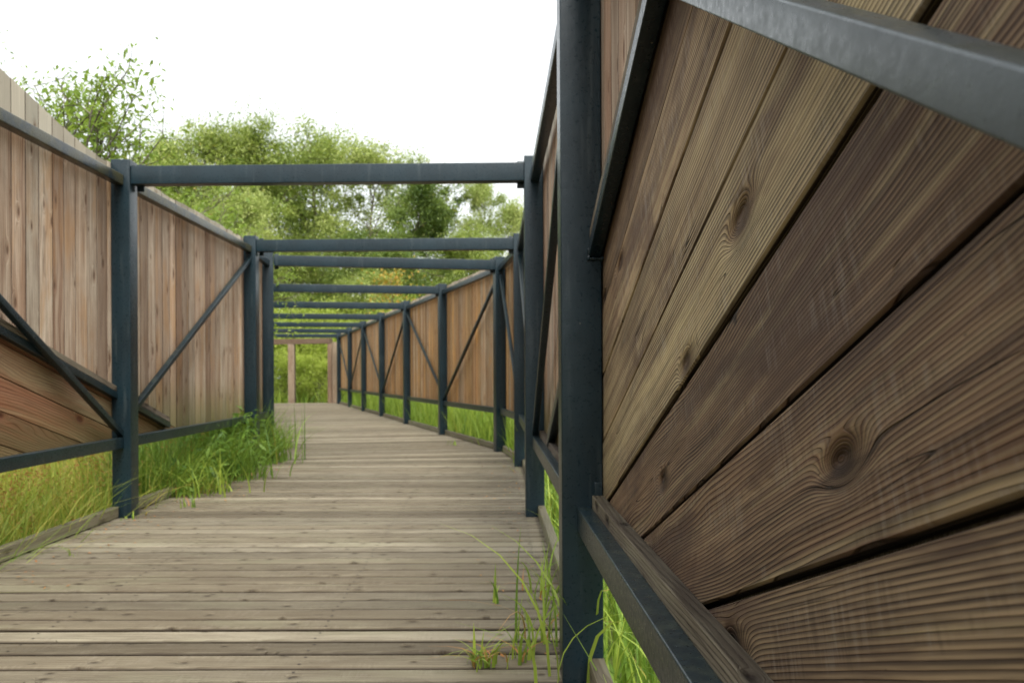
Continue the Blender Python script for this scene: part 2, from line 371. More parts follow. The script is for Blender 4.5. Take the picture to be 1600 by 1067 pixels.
def panel(f, root, org, start, brace, diag, vmat, dmat, edge_off=None, tight=False, seed=0):
    """one bay: rails, brace, battens and boards"""
    random.seed(1000+seed)
    L = f.L; s0 = start; s1 = L
    steel_box('bottom_rail', f.box(s0, s1, .045, .09, ZB0, ZB1), root, org, .005)
    steel_box('top_rail', f.box(s0, s1, .040, .10, ZT0, ZT1), root, org, .006, 'mossy' if 200 <= seed < 210 else 'steel')
    if brace:
        hv = .043
        a, b = (.655, 2.12) if brace == 'up' else (2.12, ZB1+.002)
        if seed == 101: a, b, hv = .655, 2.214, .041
        m = (b-a)/(s1-s0); e0, e1 = s0, s1
        lim = ZT0-.003-hv
        if b > lim: e1 = s0+(lim-a)/m; b = lim
        bo = steel_box('brace', f.bar(e0, a, e1, b, .045, .083, hv), root, org, .003, 'dusty_sheen' if seed == 101 else 'steel')
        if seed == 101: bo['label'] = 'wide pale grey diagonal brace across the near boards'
    # battens
    wb = WB()
    bs1 = s1
    wb.prism([(s0+.002, ZB1-.05), (s1-.002, ZB1-.05), (s1-.002, ZB1+.035), (s0+.002, ZB1+.035)], lambda a, b, o: f.p(a, o, b), .0915, .1235, (1, 0))
    if seed in (100, 101, 102): wb.build('batten', M['batten'], root, org)
    dl = None
    if diag:
        z0, tn = diag                        # lower edge height of the diagonal rail at s=0 and its fall per metre
        se = min(s1, (z0-ZB1-.004)/tn) if tn > 0 else s1
        if z0 - tn*s0 < ZB1: diag = None
        else:
            dl = (z0, tn)
            hv = .043
            if s0 < se:
                steel_box('diagonal_rail', f.bar(s0, z0-tn*s0, se, z0-tn*se, .085, .1235, hv), root, org, .003)
                wb = WB(); zz = lambda s: z0-tn*s+hv+.002
                wb.prism([(s0+.002, zz(s0)), (se-.005, zz(se-.005)), (se-.005, zz(se-.005)+.038), (s0+.002, zz(s0)+.038)],
                         lambda a, b, o: f.p(a, o, b), .088, .1235, (math.cos(math.atan(tn)), -math.sin(math.atan(tn))))
                wb.build('batten', M['batten'], root, org)
    O0, O1 = .1255, .158
    zb = ZB0+.005
    # vertical boards
    wb = WB(); x = (s0-.10 if start > 0 else s0)+.0
    x = s0 - .07; s2 = s1+.06
    while x < s2-.02:
        wdt = random.uniform(.128, .146); x2 = min(x+wdt, s2)
        gp = random.choice([.0015, .0025, .0035, .005]); j = random.uniform(-.0015, .0015)
        yy = f.p(x, 0, 0)[1]
        t0, t1 = board_top(yy), board_top(f.p(x2, 0, 0)[1])
        jt = random.uniform(-.008, .008)
        poly = [(x+gp, zb), (x2-gp, zb), (x2-gp, t1+jt), (x+gp, t0+jt)]
        if dl:
            zoff = .05                        # boards start behind the batten on the diagonal rail
            poly = clip(poly, -dl[1], -1, -(dl[0]+zoff))
        if len(poly) >= 3:
            wb.prism(poly, lambda a, b, o: f.p(a, o, b), O0+.002+j, O1, (0, 1), cham=.002)
        x = x2
    wb.build('vertical_boards', M[vmat], root, org)
    if dl:
        wb = WB(); z0, tn = dl
        ct = math.cos(math.atan(tn)); pitch = .202 if edge_off is not None else .17/ct
        e0 = edge_off if edge_off is not None else z0-.02
        k = -14
        gaps = {0: .0095, 1: .005, 2: .011, 3: .006, 4: .004, 5: .003}
        RN = {-1: (.30, .375, .7), 0: (.75, .46, .85), 1: (.9, .03, .95), 2: (.10, .95, .62), 3: (.12, .7, .5), 4: (.35, .5, .6), 5: (.55, .58, .75)}
        while k < 8:
            lo = e0+pitch*k; hi = lo+pitch
            g0 = gaps.get(k, .003)/2/ct; g1 = gaps.get(k+1, .003)/2/ct
            if edge_off is None: g0 = g1 = .0015
            j = random.uniform(-.0015, .0025)
            top = z0+.045
            # polygon between lines z = lo - tn*s and z = hi - tn*s
            sa, sb = s0-.06, s1+.05
            poly = [(sa, lo+g0-tn*sa), (sb, lo+g0-tn*sb), (sb, hi-g1-tn*sb), (sa, hi-g1-tn*sa)]
            poly = clip(poly, tn, 1, top); poly = clip(poly, 0, -1, -zb)
            if len(poly) >= 3:
                rn = (RN.get(k) if edge_off is not None and seed == 101 else None)
                wb.prism(poly, lambda a, b, o: f.p(a, o, b), O0+.0025+j, O1, (ct, -math.sin(math.atan(tn))), rnd=rn, cham=.0035)
            k += 1
        wb.build('diagonal_boards', M[dmat], root, org)
        wb = WB(); xx = s0-.05
        while xx < s1+.04:           # second skin of upright boards behind the sloping ones
            x3 = min(xx+.2, s1+.05)
            poly = clip([(xx+.0005, zb+.01), (x3-.0005, zb+.01), (x3-.0005, 3.2), (xx+.0005, 3.2)], tn, 1, z0+.04)
            if len(poly) >= 3: wb.prism(poly, lambda a, b, o: f.p(a, o, b), .1605, .178, (0, 1), cham=.0005)
            xx = x3
        wb.build('backing_boards', M['batten'], root, org)

def post(f, root, org, s=0):
    o = steel_box('post', f.box(s, s+PS, 0, PS, GROUND-.1, HP), root, org, .005)
    b = steel_box('bracket', f.box(s+.03, s+.10, PS+.001, PS+.042, ZT1-.01, HP-.03), o, (0, 0, 0), .004)
    b.data.transform(Matrix.Translation((-org[0], -org[1], -org[2])))
    return o

def build_fence(name, label, pts, side, lead=None, **k):
    org = (pts[0][0], pts[0][1], GROUND)
    root = empty(name, org, label, 'fence', 'timber and steel screens lining the boardwalk')
    return root, org

# right near run
root, org = build_fence('screen_fence', 'tall screen of dark weathered boards filling the right, wide diagonal brace across it', RA, 1)
TR = .3615
frs = [Frame(RA[i], RA[i+1], 1) for i in range(4)]
for i, f in enumerate(frs):
    post(f, root, org)
fl = Frame(RA[3], RA[4], 1); fl.A = Vector(RA[4]); post(fl, root, org)
zr = lambda y: CAMZ+1.271-TR*y             # lower edge of the right diagonal rail at depth y
ze = lambda y: CAMZ+.1084-TR*y
panel(frs[0], root, org, PS, 'down', None, 'vert', 'diag', seed=100)  # unseen bay behind the camera, added for realism and to block light
panel(frs[1], root, org, PS, 'up', (zr(RA[1][1]), TR), 'vert', 'diag', edge_off=ze(RA[1][1]), seed=101)
panel(frs[2], root, org, PS, 'down', (zr(RA[2][1]), TR), 'vert', 'diag', edge_off=ze(RA[2][1]), seed=102)
panel(frs[3], root, org, PS, 'up', None, 'vert', 'diag', seed=103)
# mounting tab and weld on the second post
f = frs[1]
steel_box('bracket', f.box(f.L-.012, f.L-.006, .098, .122, ZB1+.005, ZB1+.075), root, org, .002)

zw = zr(RA[2][1]+.0)
bm = bmesh.new()
for i in range(16):
    q_ = i/15
    p = f.p(f.L-.004, .085+.0*q_, zr(RA[2][1])-.004+.052*q_) if i < 9 else f.p(f.L-.004, .085+.04*(i-9)/6, zr(RA[2][1])-.004)
    m_ = Matrix.Translation((p[0]-org[0], p[1]-org[1], p[2]-org[2]))
    bmesh.ops.create_icosphere(bm, subdivisions=1, radius=random.uniform(.005, .008), matrix=m_)
me = bpy.data.meshes.new('weld'); bm.to_mesh(me); bm.free()
for p in me.polygons: p.use_smooth = True
link_mesh('weld', me, M['steel'], root)

# left near run
root, org = build_fence('screen_fence', 'tall screen of pale brown vertical boards at the left edge, its board tops curving down', LA, -1)
TL = .274
fls = [Frame(LA[i], LA[i+1], -1) for i in range(4)]
for f in fls: post(f, root, org)
fl = Frame(LA[3], LA[4], -1); fl.A = Vector(LA[4]); post(fl, root, org)
zl = lambda y: .792+TL*(5.54-y)
panel(fls[0], root, org, PS, 'up', None, 'vert', 'diag_left', seed=200)  # left bay behind the camera, likewise added to block light
panel(fls[1], root, org, PS, 'up', None, 'vert', 'diag_left', seed=201)
panel(fls[2], root, org, PS, 'down', (zl(LA[2][1]), TL), 'vert', 'diag_left', seed=202)
panel(fls[3], root, org, PS, 'up', (zl(LA[3][1]), TL), 'vert', 'diag_left', seed=203)

# far runs
for side, PB, prev, lab in ((1, RB, RA[4], 'long screen of warm orange-brown boards receding on the right towards the trees'),
                            (-1, LB, LA[4], 'narrow glimpse of screen beyond the weedy clump at the left bend')):
    root, org = build_fence('screen_fence', lab, PB, side)
    f = Frame(prev, PB[0], side)
    panel(f, root, org, PS, 'up' if side > 0 else None, None, 'vert_warm' if side > 0 else 'vert', 'diag', seed=300+side)
    for i in range(6):
        f = Frame(PB[i], PB[i+1], side); post(f, root, org)
        panel(f, root, org, PS, 'down' if i % 2 == 0 else 'up', None, 'vert_warm', 'diag', seed=310+i+10*side)
    f2 = Frame(PB[5], PB[6], side); f2.A = Vector(PB[6]); post(f2, root, org)

# cross beams
names = {0: None}
ordn = ['nearest steel cross beam in view, high over the boardwalk against the sky and treetops',
        'second steel cross beam, its ends on the posts just before the bend',
        'third steel cross beam, first one past the bend and lower at its right end',
        'fourth steel cross beam, framed by mid-green trees above the far boardwalk',
        'fifth steel cross beam, meeting the right screen two posts past the bend',
        'sixth steel cross beam, in the middle of the tight stack of far beams',
        'seventh steel cross beam, third from the far end of the walkway',
        'eighth steel cross beam, last but one before the timber frame',
        'farthest and thinnest-looking steel cross beam, just in front of the timber frame',
        'steel cross beam above the photographer, next to the near right post']
pairs = [(LA[3], RA[3]), (LA[4], RA[4])]+[(LB[k], RB[k]) for k in range(7)]+[(LA[2], RA[2])]
for i, (l, r) in enumerate(pairs):
    l = Vector(l); r = Vector(r); d = (r-l); Lx = d.length; t = d.normalized(); n = Vector((-t.y, t.x))
    mid = (l+r)/2; org = (mid.x, mid.y, ZT0)
    P = lambda a, b, z: (l.x+t.x*a+n.x*b, l.y+t.y*a+n.y*b, z)
    def bx(a0, a1, b0, b1, z0, z1):
        return [P(a0, b0, z0), P(a1, b0, z0), P(a1, b1, z0), P(a0, b1, z0), P(a0, b0, z1), P(a1, b0, z1), P(a1, b1, z1), P(a0, b1, z1)]
    root = empty('cross_beam', org, ordn[i], 'beam', 'steel beams spanning the boardwalk')
    steel_box('beam', bx(.001, Lx-.001, .012, .10, 2.222, 2.343), root, org, .004)
    steel_box('end_plate', bx(.001, .05, .101, .112, 2.19, 2.372), root, org, .002)
    steel_box('end_plate', bx(Lx-.05, Lx-.001, .101, .112, 2.19, 2.372), root, org, .002)

# ------------------------------------------------------------------ deck
random.seed(5)
def off(pts, side, o):
    res = []
    for i, p in enumerate(pts):
        a = Vector(pts[max(i-1, 0)]); b = Vector(pts[min(i+1, len(pts)-1)]); t = (b-a).normalized()
        n = Vector((t.y, -t.x)) if side > 0 else Vector((-t.y, t.x))
        q = Vector(p)+n*o; res.append(q)
    return res
endR = (RB[6][0]-.9467*.42, RB[6][1]+2.968*.42); endL = (LB[6][0]-.9467*.42, LB[6][1]+2.968*.42)
Rl = off([RA[0]]+RA[1:]+RB+[endR], 1, .125); Ll = off([LA[0]]+LA[1:]+LB+[endL], -1, .125)
wb = WB(); screws = []
for i in range(len(Rl)-1):
    L = ((Rl[i+1]-Rl[i]).length+(Ll[i+1]-Ll[i]).length)/2; n = max(1, round(L/.134))
    for k in range(n):
        a0, a1 = k/n, (k+1)/n; g = random.uniform(.016, .022)/2/L
        if random.random() < .15: g *= 1.7
        a0 += g; a1 -= g; j = random.uniform(-.001, .001); tl = random.uniform(-.0006, .0006)
        l0 = Ll[i].lerp(Ll[i+1], a0); l1 = Ll[i].lerp(Ll[i+1], a1); r0 = Rl[i].lerp(Rl[i+1], a0); r1 = Rl[i].lerp(Rl[i+1], a1)
        wb.prism([tuple(l0), tuple(r0), tuple(r1), tuple(l1)], lambda a, b, o, j=j, tl=tl: (a, b, -o+j+tl*a), 0, .04, (1, .03), cham=.007)
        for q_ in (.045, .30, .66, .955):
            for e_ in (.22, .78):
                c0 = l0.lerp(l1, e_).lerp(r0.lerp(r1, e_), q_); screws.append((c0.x+random.uniform(-.008, .008), c0.y+random.uniform(-.006, .006), j+tl*c0.x+.0012))
deck = wb.build('boardwalk', M['deck'], None); tag(deck, kind='structure', label='weathered grey-brown plank boardwalk')
sv = []; sf = []
for (x, y, z) in screws:
    b = len(sv); sv += [(x+.0055*math.cos(a*math.pi/3), y+.0055*math.sin(a*math.pi/3), z) for a in range(6)]; sf.append(list(range(b, b+6)))
me = bpy.data.meshes.new('screws'); me.from_pydata(sv, [], sf)
g = G('rusty_screws'); g.bsdf((.03, .022, .018), .6, .4)
tag(link_mesh('screws', me, g.m, deck), kind='stuff')
# joists and kerbs
wb = WB()
for side, ln in ((1, Rl), (-1, Ll)):
    for i in range(len(ln)-2):
        for kk in range(1):
            A, B = ln[i], ln[i+1]; t = (B-A).normalized(); n = Vector((t.y, -t.x)) if side > 0 else Vector((-t.y, t.x))
            L = (B-A).length
            fr = lambda a, b, o, A=A, t=t, n=n: (A.x+t.x*a+n.x*o, A.y+t.y*a+n.y*o, b)
            wb.prism([(.03, .004), (L-.004, .004), (L-.004, .075), (.03, .075)], fr, -.045, .0, (1, 0), cham=.004)
kb = wb.build('kerb', M['kerb'], None); tag(kb, kind='structure')
wb = WB()
for side, ln in ((1, Rl), (-1, Ll)):
    for i in range(len(ln)-2):
        A, B = ln[i], ln[i+1]; t = (B-A).normalized(); n = Vector((t.y, -t.x)) if side > 0 else Vector((-t.y, t.x))
        L = (B-A).length
        fr = lambda a, b, o, A=A, t=t, n=n: (A.x+t.x*a+n.x*o, A.y+t.y*a+n.y*o, b)
        wb.prism([(.03, -.25), (L, -.25), (L, -.052), (.03, -.052)], fr, -.06, -.012, (1, 0), cham=.003)
jb = wb.build('boardwalk_joists', M['kerb'], None); tag(jb, kind='structure')

# ground
me = bpy.data.meshes.new('ground'); N = 70
gv = []; gf = []
rs = np.concatenate([np.linspace(-14, 14, 41)])
xs = np.sign(np.linspace(-1, 1, N))*np.abs(np.linspace(-1, 1, N))**2.4*300
rng = np.random.default_rng(2)
for yy in xs:
    for xx in xs:
        rr = math.hypot(xx, yy)
        z = GROUND+rng.normal()*min(.02+rr*.002, .25)-.02
        gv.append((xx-3, yy+12, z))
for i in range(N-1):
    for j in range(N-1): gf.append((i*N+j, i*N+j+1, (i+1)*N+j+1, (i+1)*N+j))
me.from_pydata(gv, [], gf)
for p in me.polygons: p.use_smooth = True
tag(link_mesh('ground', me, M['ground']), kind='structure')

# ------------------------------------------------------------------ timber frame at the far end
org = (-6.3, 28.9, GROUND)
root = empty('timber_frame', org, 'brown timber post-and-beam frame at the far end of the boardwalk', 'frame')
def tpost(x, y, wd=.22, top=2.06, dp=.2):
    wb = WB()
    wb.prism([(x-wd/2, GROUND), (x+wd/2, GROUND), (x+wd/2, top), (x-wd/2, top)], lambda a, b, o: (a, y+o, b), 0, dp, (0, 1), cham=.01)
    return wb.build('post', M['timber'], root, org)
tpost(-6.33, 28.9, .16); tpost(-6.05, 28.6, .26, 2.1); tpost(-7.78, 29.3, .23)
tpost(-9.3, 29.8, .23)
for A, B in (((-6.42, 28.9), (-9.4, 29.8)),):
    f = Frame(A, B, -1); wb = WB()
    wb.prism([(-.1, 2.062), (f.L+.2, 2.062), (f.L+.2, 2.25), (-.1, 2.25)], lambda a, b, o: f.p(a, o, b), -.22, 0, (1, 0), cham=.01)
    wb.build('beam', M['timber'], root, org)

# ------------------------------------------------------------------ foliage
def points_mesh(name, V, F, rn, mat, parent=None, loc=(0, 0, 0), extra=None):
    me = bpy.data.meshes.new(name)
    V = np.asarray(V, 'f'); F = np.asarray(F, 'i')
    me.vertices.add(len(V)); me.vertices.foreach_set('co', V.ravel())
    k = F.shape[1]
    me.loops.add(F.size); me.loops.foreach_set('vertex_index', F.ravel())
    me.polygons.add(len(F)); me.polygons.foreach_set('loop_start', np.arange(0, F.size, k, dtype='i'))
    try: me.polygons.foreach_set('loop_total', np.full(len(F), k, 'i'))
    except Exception: pass
    me.update(calc_edges=True)
    a = me.attributes.new('rnd', 'FLOAT_VECTOR', 'POINT'); a.data.foreach_set('vector', np.asarray(rn, 'f').ravel())
    o = link_mesh(name, me, mat, parent); o.location = loc
    return o

def leaves(P, size, rng, up=.6, aspect=.5, outward=None):
    """diamond leaves with a fold: 4 verts, 2 triangles each -> one quad"""
    n = len(P)
    d = rng.normal(size=(n, 3)); d[:, 2] -= .3; d /= np.linalg.norm(d, axis=1)[:, None]
    nn = rng.normal(size=(n, 3)); nn[:, 2] += up*2; s = np.cross(d, nn); s /= np.linalg.norm(s, axis=1)[:, None]+1e-9
    L = size*rng.uniform(.6, 1.3, n)[:, None]; W = L*aspect
    nrm = np.cross(s, d)
    v = np.empty((n, 4, 3)); v[:, 0] = P; v[:, 1] = P+d*L*.5+s*W*.5+nrm*L*.08; v[:, 2] = P+d*L-nrm*L*.06; v[:, 3] = P+d*L*.5-s*W*.5+nrm*L*.08
    F = np.arange(n*4).reshape(n, 4)
    rn = np.repeat(rng.random((n, 3)), 4, axis=0)
    return v.reshape(-1, 3), F, rn

def tube(pts, rad, V, F, sides=6):
    pts = [Vector(p) for p in pts]; base = len(V)
    for i, p in enumerate(pts):
        t = (pts[min(i+1, len(pts)-1)]-pts[max(i-1, 0)]).normalized()
        a = t.orthogonal().normalized(); b = t.cross(a)
        for k in range(sides):
            an = 2*math.pi*k/sides; V.append(tuple(p+(a*math.cos(an)+b*math.sin(an))*rad[i]))
    for i in range(len(pts)-1):
        for k in range(sides):
            k2 = (k+1) % sides
            F.append((base+i*sides+k, base+i*sides+k2, base+(i+1)*sides+k2, base+(i+1)*sides+k))

def make_tree(name, rng, H, spread, leafsize, nleaf, mat, label, cat='tree', group=None, trunk_r=.16, crown_from=.25, limbs=22,
              shape='oval', clump=.55, aspect=.5, up=.6, multi=1, wvar=(.3, 1.5)):
    TV = []; TF = []; tips = []
    for mI in range(multi):
        lean = rng.normal(size=2)*(.03 if multi == 1 else .09)
        pts = []; rad = []; n = 9
        for i in range(n):
            q = i/(n-1); pts.append((lean[0]*H*q+rng.normal()*.015*H*q, lean[1]*H*q+rng.normal()*.015*H*q, H*.94*q)); rad.append(trunk_r*(1-q)**.8/math.sqrt(multi)+.006)
        tube(pts, rad, TV, TF, 7)
        for k in range(limbs//multi):
            q = crown_from+(1-crown_from)*((k+rng.random())/(limbs//multi))**.9; q = min(q, .98)
            i0 = min(int(q*(n-1)), n-2); fr_ = q*(n-1)-i0
            p0 = Vector(pts[i0]).lerp(Vector(pts[i0+1]), fr_)
            rel = (q-crown_from)/(1-crown_from)
            prof = {'oval': math.sin(math.pi*(.18+.78*rel))**.8, 'cone': (1-rel)*.95+.12, 'wide': math.sin(math.pi*(.3+.62*rel))**.6}[shape]
            ln = spread*prof*rng.uniform(.4, 1.3); az = rng.uniform(0, 2*math.pi)
            el = R(rng.uniform(15, 50))+rel*.5
            dr = Vector((math.cos(az)*math.cos(el), math.sin(az)*math.cos(el), math.sin(el)))
            bp = [p0]; 
            for j in range(1, 5):
                dr = (dr+Vector(rng.normal(size=3))*.14+Vector((0, 0, -.05))).normalized(); bp.append(bp[-1]+dr*ln/4)
            tube(bp, [trunk_r*.32*(1-q*.6)*(1-j/4.6)+.004 for j in range(5)], TV, TF, 4)
            for j in range(2, 5):
                tips.append((bp[j], .7+.3*j/4, ln))
                for _ in range(2):
                    d2 = (dr+Vector(rng.normal(size=3))*.8).normalized(); e2 = bp[j]+d2*ln*rng.uniform(.18, .4)
                    tube([bp[j], (bp[j]+e2)/2+Vector(rng.normal(size=3))*.02*ln, e2], [trunk_r*.1+.003, trunk_r*.07+.002, .003], TV, TF, 3)
                    tips.append((e2, .9, ln)); 
    tips_a = np.array([tuple(t[0]) for t in tips]); wts = np.array([t[1] for t in tips])*rng.uniform(wvar[0], wvar[1], len(tips)); wts /= wts.sum()
    idx = rng.choice(len(tips), nleaf, p=wts)
    sc = clump*rng.uniform(.3 if multi == 1 else .8, 1.9 if multi == 1 else 1.2, len(tips))[idx][:, None]
    P = tips_a[idx]+rng.normal(size=(nleaf, 3))*sc*np.array([1, 1, .75])
    P = P[P[:, 2] > .15]
    V, F, rn = leaves(P, leafsize, rng, up, aspect)
    # one shade per clump
    cl = rng.random(len(tips)); idk = idx[:len(P)]
    rn[:, 0] = np.clip(.82*np.repeat(cl[idk], 4)+.18*rn[:, 0], 0, 1)
    root = empty(name, (0, 0, GROUND), label, cat, group)
    tr = bpy.data.meshes.new('trunk'); tr.from_pydata(TV, [], TF)
    for p in tr.polygons: p.use_smooth = True
    link_mesh('trunk', tr, M['bark'], root)
    points_mesh('crown', V, F, rn, M[mat], root)
    root['_h'] = H
    return root
def copy_tree(o, parent=None):
    c = o.copy(); C.objects.link(c)
    if parent: c.parent = parent
    for ch in [x for x in bpy.data.objects if x.parent == o and x != c]: copy_tree(ch, c)
    return c

rng = np.random.default_rng(11)
GF = 'trees beyond the boardwalk'
protos = {
 'a': make_tree('willow_tree', rng, 12.5, 4.2, .14, 42000, 'leaf_mid', '', 'tree', GF, .2, .15, 24, 'oval', .34, .42),
 'b': make_tree('birch_tree', rng, 13, 3.3, .13, 36000, 'leaf_light', '', 'tree', GF, .16, .2, 22, 'oval', .34, .5),
 'c': make_tree('alder_tree', rng, 12, 3.8, .14, 42000, 'leaf_dark', '', 'tree', GF, .2, .1, 24, 'wide', .34, .6),
 's': make_tree('leafy_shrub', rng, 3.4, 1.9, .12, 9500, 'leaf_shrub', '', 'shrub', 'bright shrubs beyond the end of the boardwalk', .05, .05, 26, 'wide', .32, .4, multi=3),
}
used = set()
def plant(kind, px, Y, topy, label, rz=0.0, wide=1.0):
    """px, topy: where the crown's top should sit seen from the boardwalk start; Y distance"""
    p = protos[kind]; o = p if kind not in used else copy_tree(p); used.add(kind)
    X = (px-800)/1300*Y; H = (586-topy)/1300*Y+CAMZ-GROUND
    s = H/p['_h']; o.location = (X, Y, GROUND); o.scale = (s*wide, s*wide, s); o.rotation_euler = (0, 0, rz)
    o['label'] = label
    return o
plant('b', 330, 44, 195, 'tall pale feathery tree left of centre, its top rising above the nearest cross beam', .4, 1.0)
plant('a', 400, 46, 205, 'broad willow just right of the tall pale tree, rounded yellow-green top', 1.3, 1.1)
plant('a', 500, 50, 222, 'mid-green willow behind the middle of the nearest cross beam', 2.9, 1.0)
plant('b', 585, 47, 222, 'pale domed tree whose top is highest right of centre', 4.0, 1.0)
plant('c', 645, 45, 285, 'dark alder under the right half of the nearest cross beam', .2, .9)
plant('b', 750, 46, 276, 'thin see-through tree standing alone near the right end of the beams', 2.0, .62)
plant('c', 700, 52, 325, 'low dark tree in the dip beside the thin see-through tree', 3.3, 1.1)
plant('b', 805, 50, 318, 'rounded green tree just left of the right posts', 5.0, .9)
plant('a', 250, 42, 240, 'willow half hidden behind the left screen and sapling leaves', 3.9, 1.1)
plant('c', 450, 58, 262, 'dark tree deep behind the pale ones', 5.2, 1.3)
plant('c', 540, 40, 370, 'low dark tree filling the gap under the second cross beam', 1.9, 1.2)
plant('c', 640, 39, 395, 'dark low tree above the far right screen', 4.4, 1.2)
plant('a', 470, 38, 390, 'small willow in front of the tree line, left of the far beams', .9, 1.2)
plant('a', 720, 41, 370, 'small green tree above the right screen tops', 2.2, 1.3)
plant('b', 590, 37, 425, 'short light green tree showing between the far beams', .7, 1.5)
plant('c', 860, 45, 380, 'dark tree mostly hidden by the right posts', .7, 1.2)
plant('b', 380, 38, 300, 'young light tree behind the left screen by the second post', 1.1, 1.0)
# unseen trees at the sides and behind, added for shade and dark steel reflections
for i, (k, x, y, s) in enumerate((('c', -19, 15, .6), ('a', -20, 26, 1.0), ('c', 12, 6, .95), ('a', 15, 17, 1.0), ('c', 14, 30, 1.0), ('c', 6, -14, .5),
                              ('c', -8, -9, .5), ('c', -12, -15, .6), ('c', 9, -5, .5), ('a', -19, 3, .5), ('c', -12, -3, .5), ('c', -7, -22, .6), ('c', 8, -24, .6))):
    o = copy_tree(protos[k]); o.location = (x, y, GROUND); o.scale = (s,)*3; o.rotation_euler = (0, 0, i*1.7)
    o['label'] = 'tree added beside the walkway, outside the picture'; o['group'] = 'added trees beside the walkway'
sh = [(440, 33, 528), (470, 35, 505), (500, 33.5, 535), (530, 36, 515), (405, 35, 520), (565, 38, 500), (610, 37, 490), (655, 34, 505), (345, 36, 505), (455, 31.6, 565), (495, 31.8, 572)]
shl = ['bright shrub seen left of the far timber post', 'taller bright shrub behind the far timber post', 'bright shrub between the two far timber posts',
       'bright shrub behind the right-hand timber post', 'bright shrub hidden by the left posts', 'shrub above the farthest right screen panels',
       'shrub over the middle far screen panels', 'shrub beyond the right screen, below the tree line', 'shrub behind the left screen', 'low bright shrub right behind the far timber post', 'low bright shrub in front of the gap between the far timber posts']
for i, (px, Y, ty) in enumerate(sh): plant('s', px, Y, ty, shl[i], i*1.1, 1.25)

# autumn coloured bush
rg = np.random.default_rng(5)
t = make_tree('autumn_bush', rg, 5.2, 1.1, .13, 900, 'leaf_autumn', 'small bush with orange turning leaves above the right screen', 'shrub', None, .05, .5, 12, 'wide', .35, .6)
t.location = ((620-800)/1300*31, 31, GROUND)

# saplings right behind the left screen
def sapling(loc, H, spread, nleaf, size, label, seed, multi=5, up=.9, crown_from=.3):
    r_ = np.random.default_rng(seed)
    t = make_tree('sapling', r_, H, spread, size, nleaf, 'leaf_bright', label, 'tree', 'saplings behind the left screen', .018, crown_from, 90, 'oval', .075, .42, up, multi, (.8, 1.2))
    t.location = loc; return t
sapling((-4.5, 8.3, GROUND), 4.0, 1.3, 7000, .07, 'tall loose sapling with bright leaves rising over the left screen into the sky', 3, 5)
sapling((-4.05, 9.2, GROUND), 3.35, .9, 7000, .062, 'low sapling filling the corner between the left screen top and the first post', 18, 4)
sapling((-5.1, 8.2, GROUND), 4.3, 1.0, 5000, .066, 'sparse sapling at the left picture edge above the screen', 8, 3)
sapling((-5.0, 11.0, GROUND), 3.7, 1.1, 6500, .07, 'dense leafy sapling just left of the first left post top', 4, 5)
sapling((-4.4, 12.4, GROUND), 3.5, 1.0, 4600, .07, 'low yellow-green sapling over the second left screen panel', 6, 5)
sapling((-5.6, 15.5, GROUND), 4.2, 1.3, 7000, .09, 'leafy sapling right of the first left post, under the nearest cross beam', 9, 4)

# ------------------------------------------------------------------ grass
def blades(rng, X, Y, Z, H, W, bend, lean=None, segs=4):
    n = len(X); az = rng.uniform(0, 2*np.pi, n)
    if lean is not None: az = lean
    dx, dy = np.cos(az), np.sin(az)
    fa = az+np.pi/2+rng.normal(size=n)*.6; wx, wy = np.cos(fa), np.sin(fa)
    V = np.empty((n, segs+1, 2, 3))
    for k in range(segs+1):
        q = k/segs
        o = bend*H*q**2.2; zz = H*(q-.32*np.minimum(bend, 1.2)*q**3)
        ww = W*(1-q**1.6)*.5+.0004
        cx = X+dx*o; cy = Y+dy*o
        V[:, k, 0] = np.stack([cx-wx*ww, cy-wy*ww, Z+zz], 1); V[:, k, 1] = np.stack([cx+wx*ww, cy+wy*ww, Z+zz], 1)
    base = np.arange(n)[:, None]*(segs+1)*2
    F = np.stack([np.concatenate([base+2*k, base+2*k+1, base+2*k+3, base+2*k+2], 1) for k in range(segs)], 1).reshape(-1, 4)
    rn = np.repeat(rng.random((n, 3)), (segs+1)*2, axis=0)
    tips = V[:, segs].mean(1)
    return V.reshape(-1, 3), F, rn, tips

def along(line, n, rng, o0, o1, i0, i1, side):
    """n random points beside the fence line, o0..o1 metres outside"""
    pts = [Vector(p) for p in line]
    seg = rng.integers(i0, i1, n); q = rng.random(n); o = rng.uniform(o0, o1, n)
    X = np.empty(n); Y = np.empty(n)
    for j in range(n):
        A, B = pts[seg[j]], pts[seg[j]+1]; t = (B-A).normalized()
        nn = Vector((t.y, -t.x)) if side > 0 else Vector((-t.y, t.x))
        p = A.lerp(B, q[j])+nn*o[j]; X[j], Y[j] = p.x, p.y
    return X, Y
def grass(name, label, mat, X, Y, rng, h, wd, bend, lean=None, parent=None):
    n = len(X)
    H = rng.uniform(h[0], h[1], n); W = rng.uniform(wd[0], wd[1], n); B = np.abs(rng.normal(bend, bend*.6, n))
    V, F, rn, tips = blades(rng, X, Y, np.full(n, GROUND-.03), H, W, B, lean)
    o = points_mesh(name, V, F, rn, M[mat], parent)
    tag(o, label, 'grass', None, 'stuff'); return tips
r = np.random.default_rng(21)
Rline = RA+RB; Lline = LA+LB
X, Y = along(LA, 6500, r, .14, 2.0, 2, 4, -1)
tp = grass('tall_grass', 'tall yellow-green grass below the left screen', 'grass_y', X, Y, r, (.45, 1.02), (.007, .016), .38)
X, Y = along(LA, 6000, r, .12, 1.2, 2, 4, -1)
grass('tall_grass', 'green grass among the yellow below the left screen', 'grass_g', X, Y, r, (.3, .9), (.006, .012), .4)
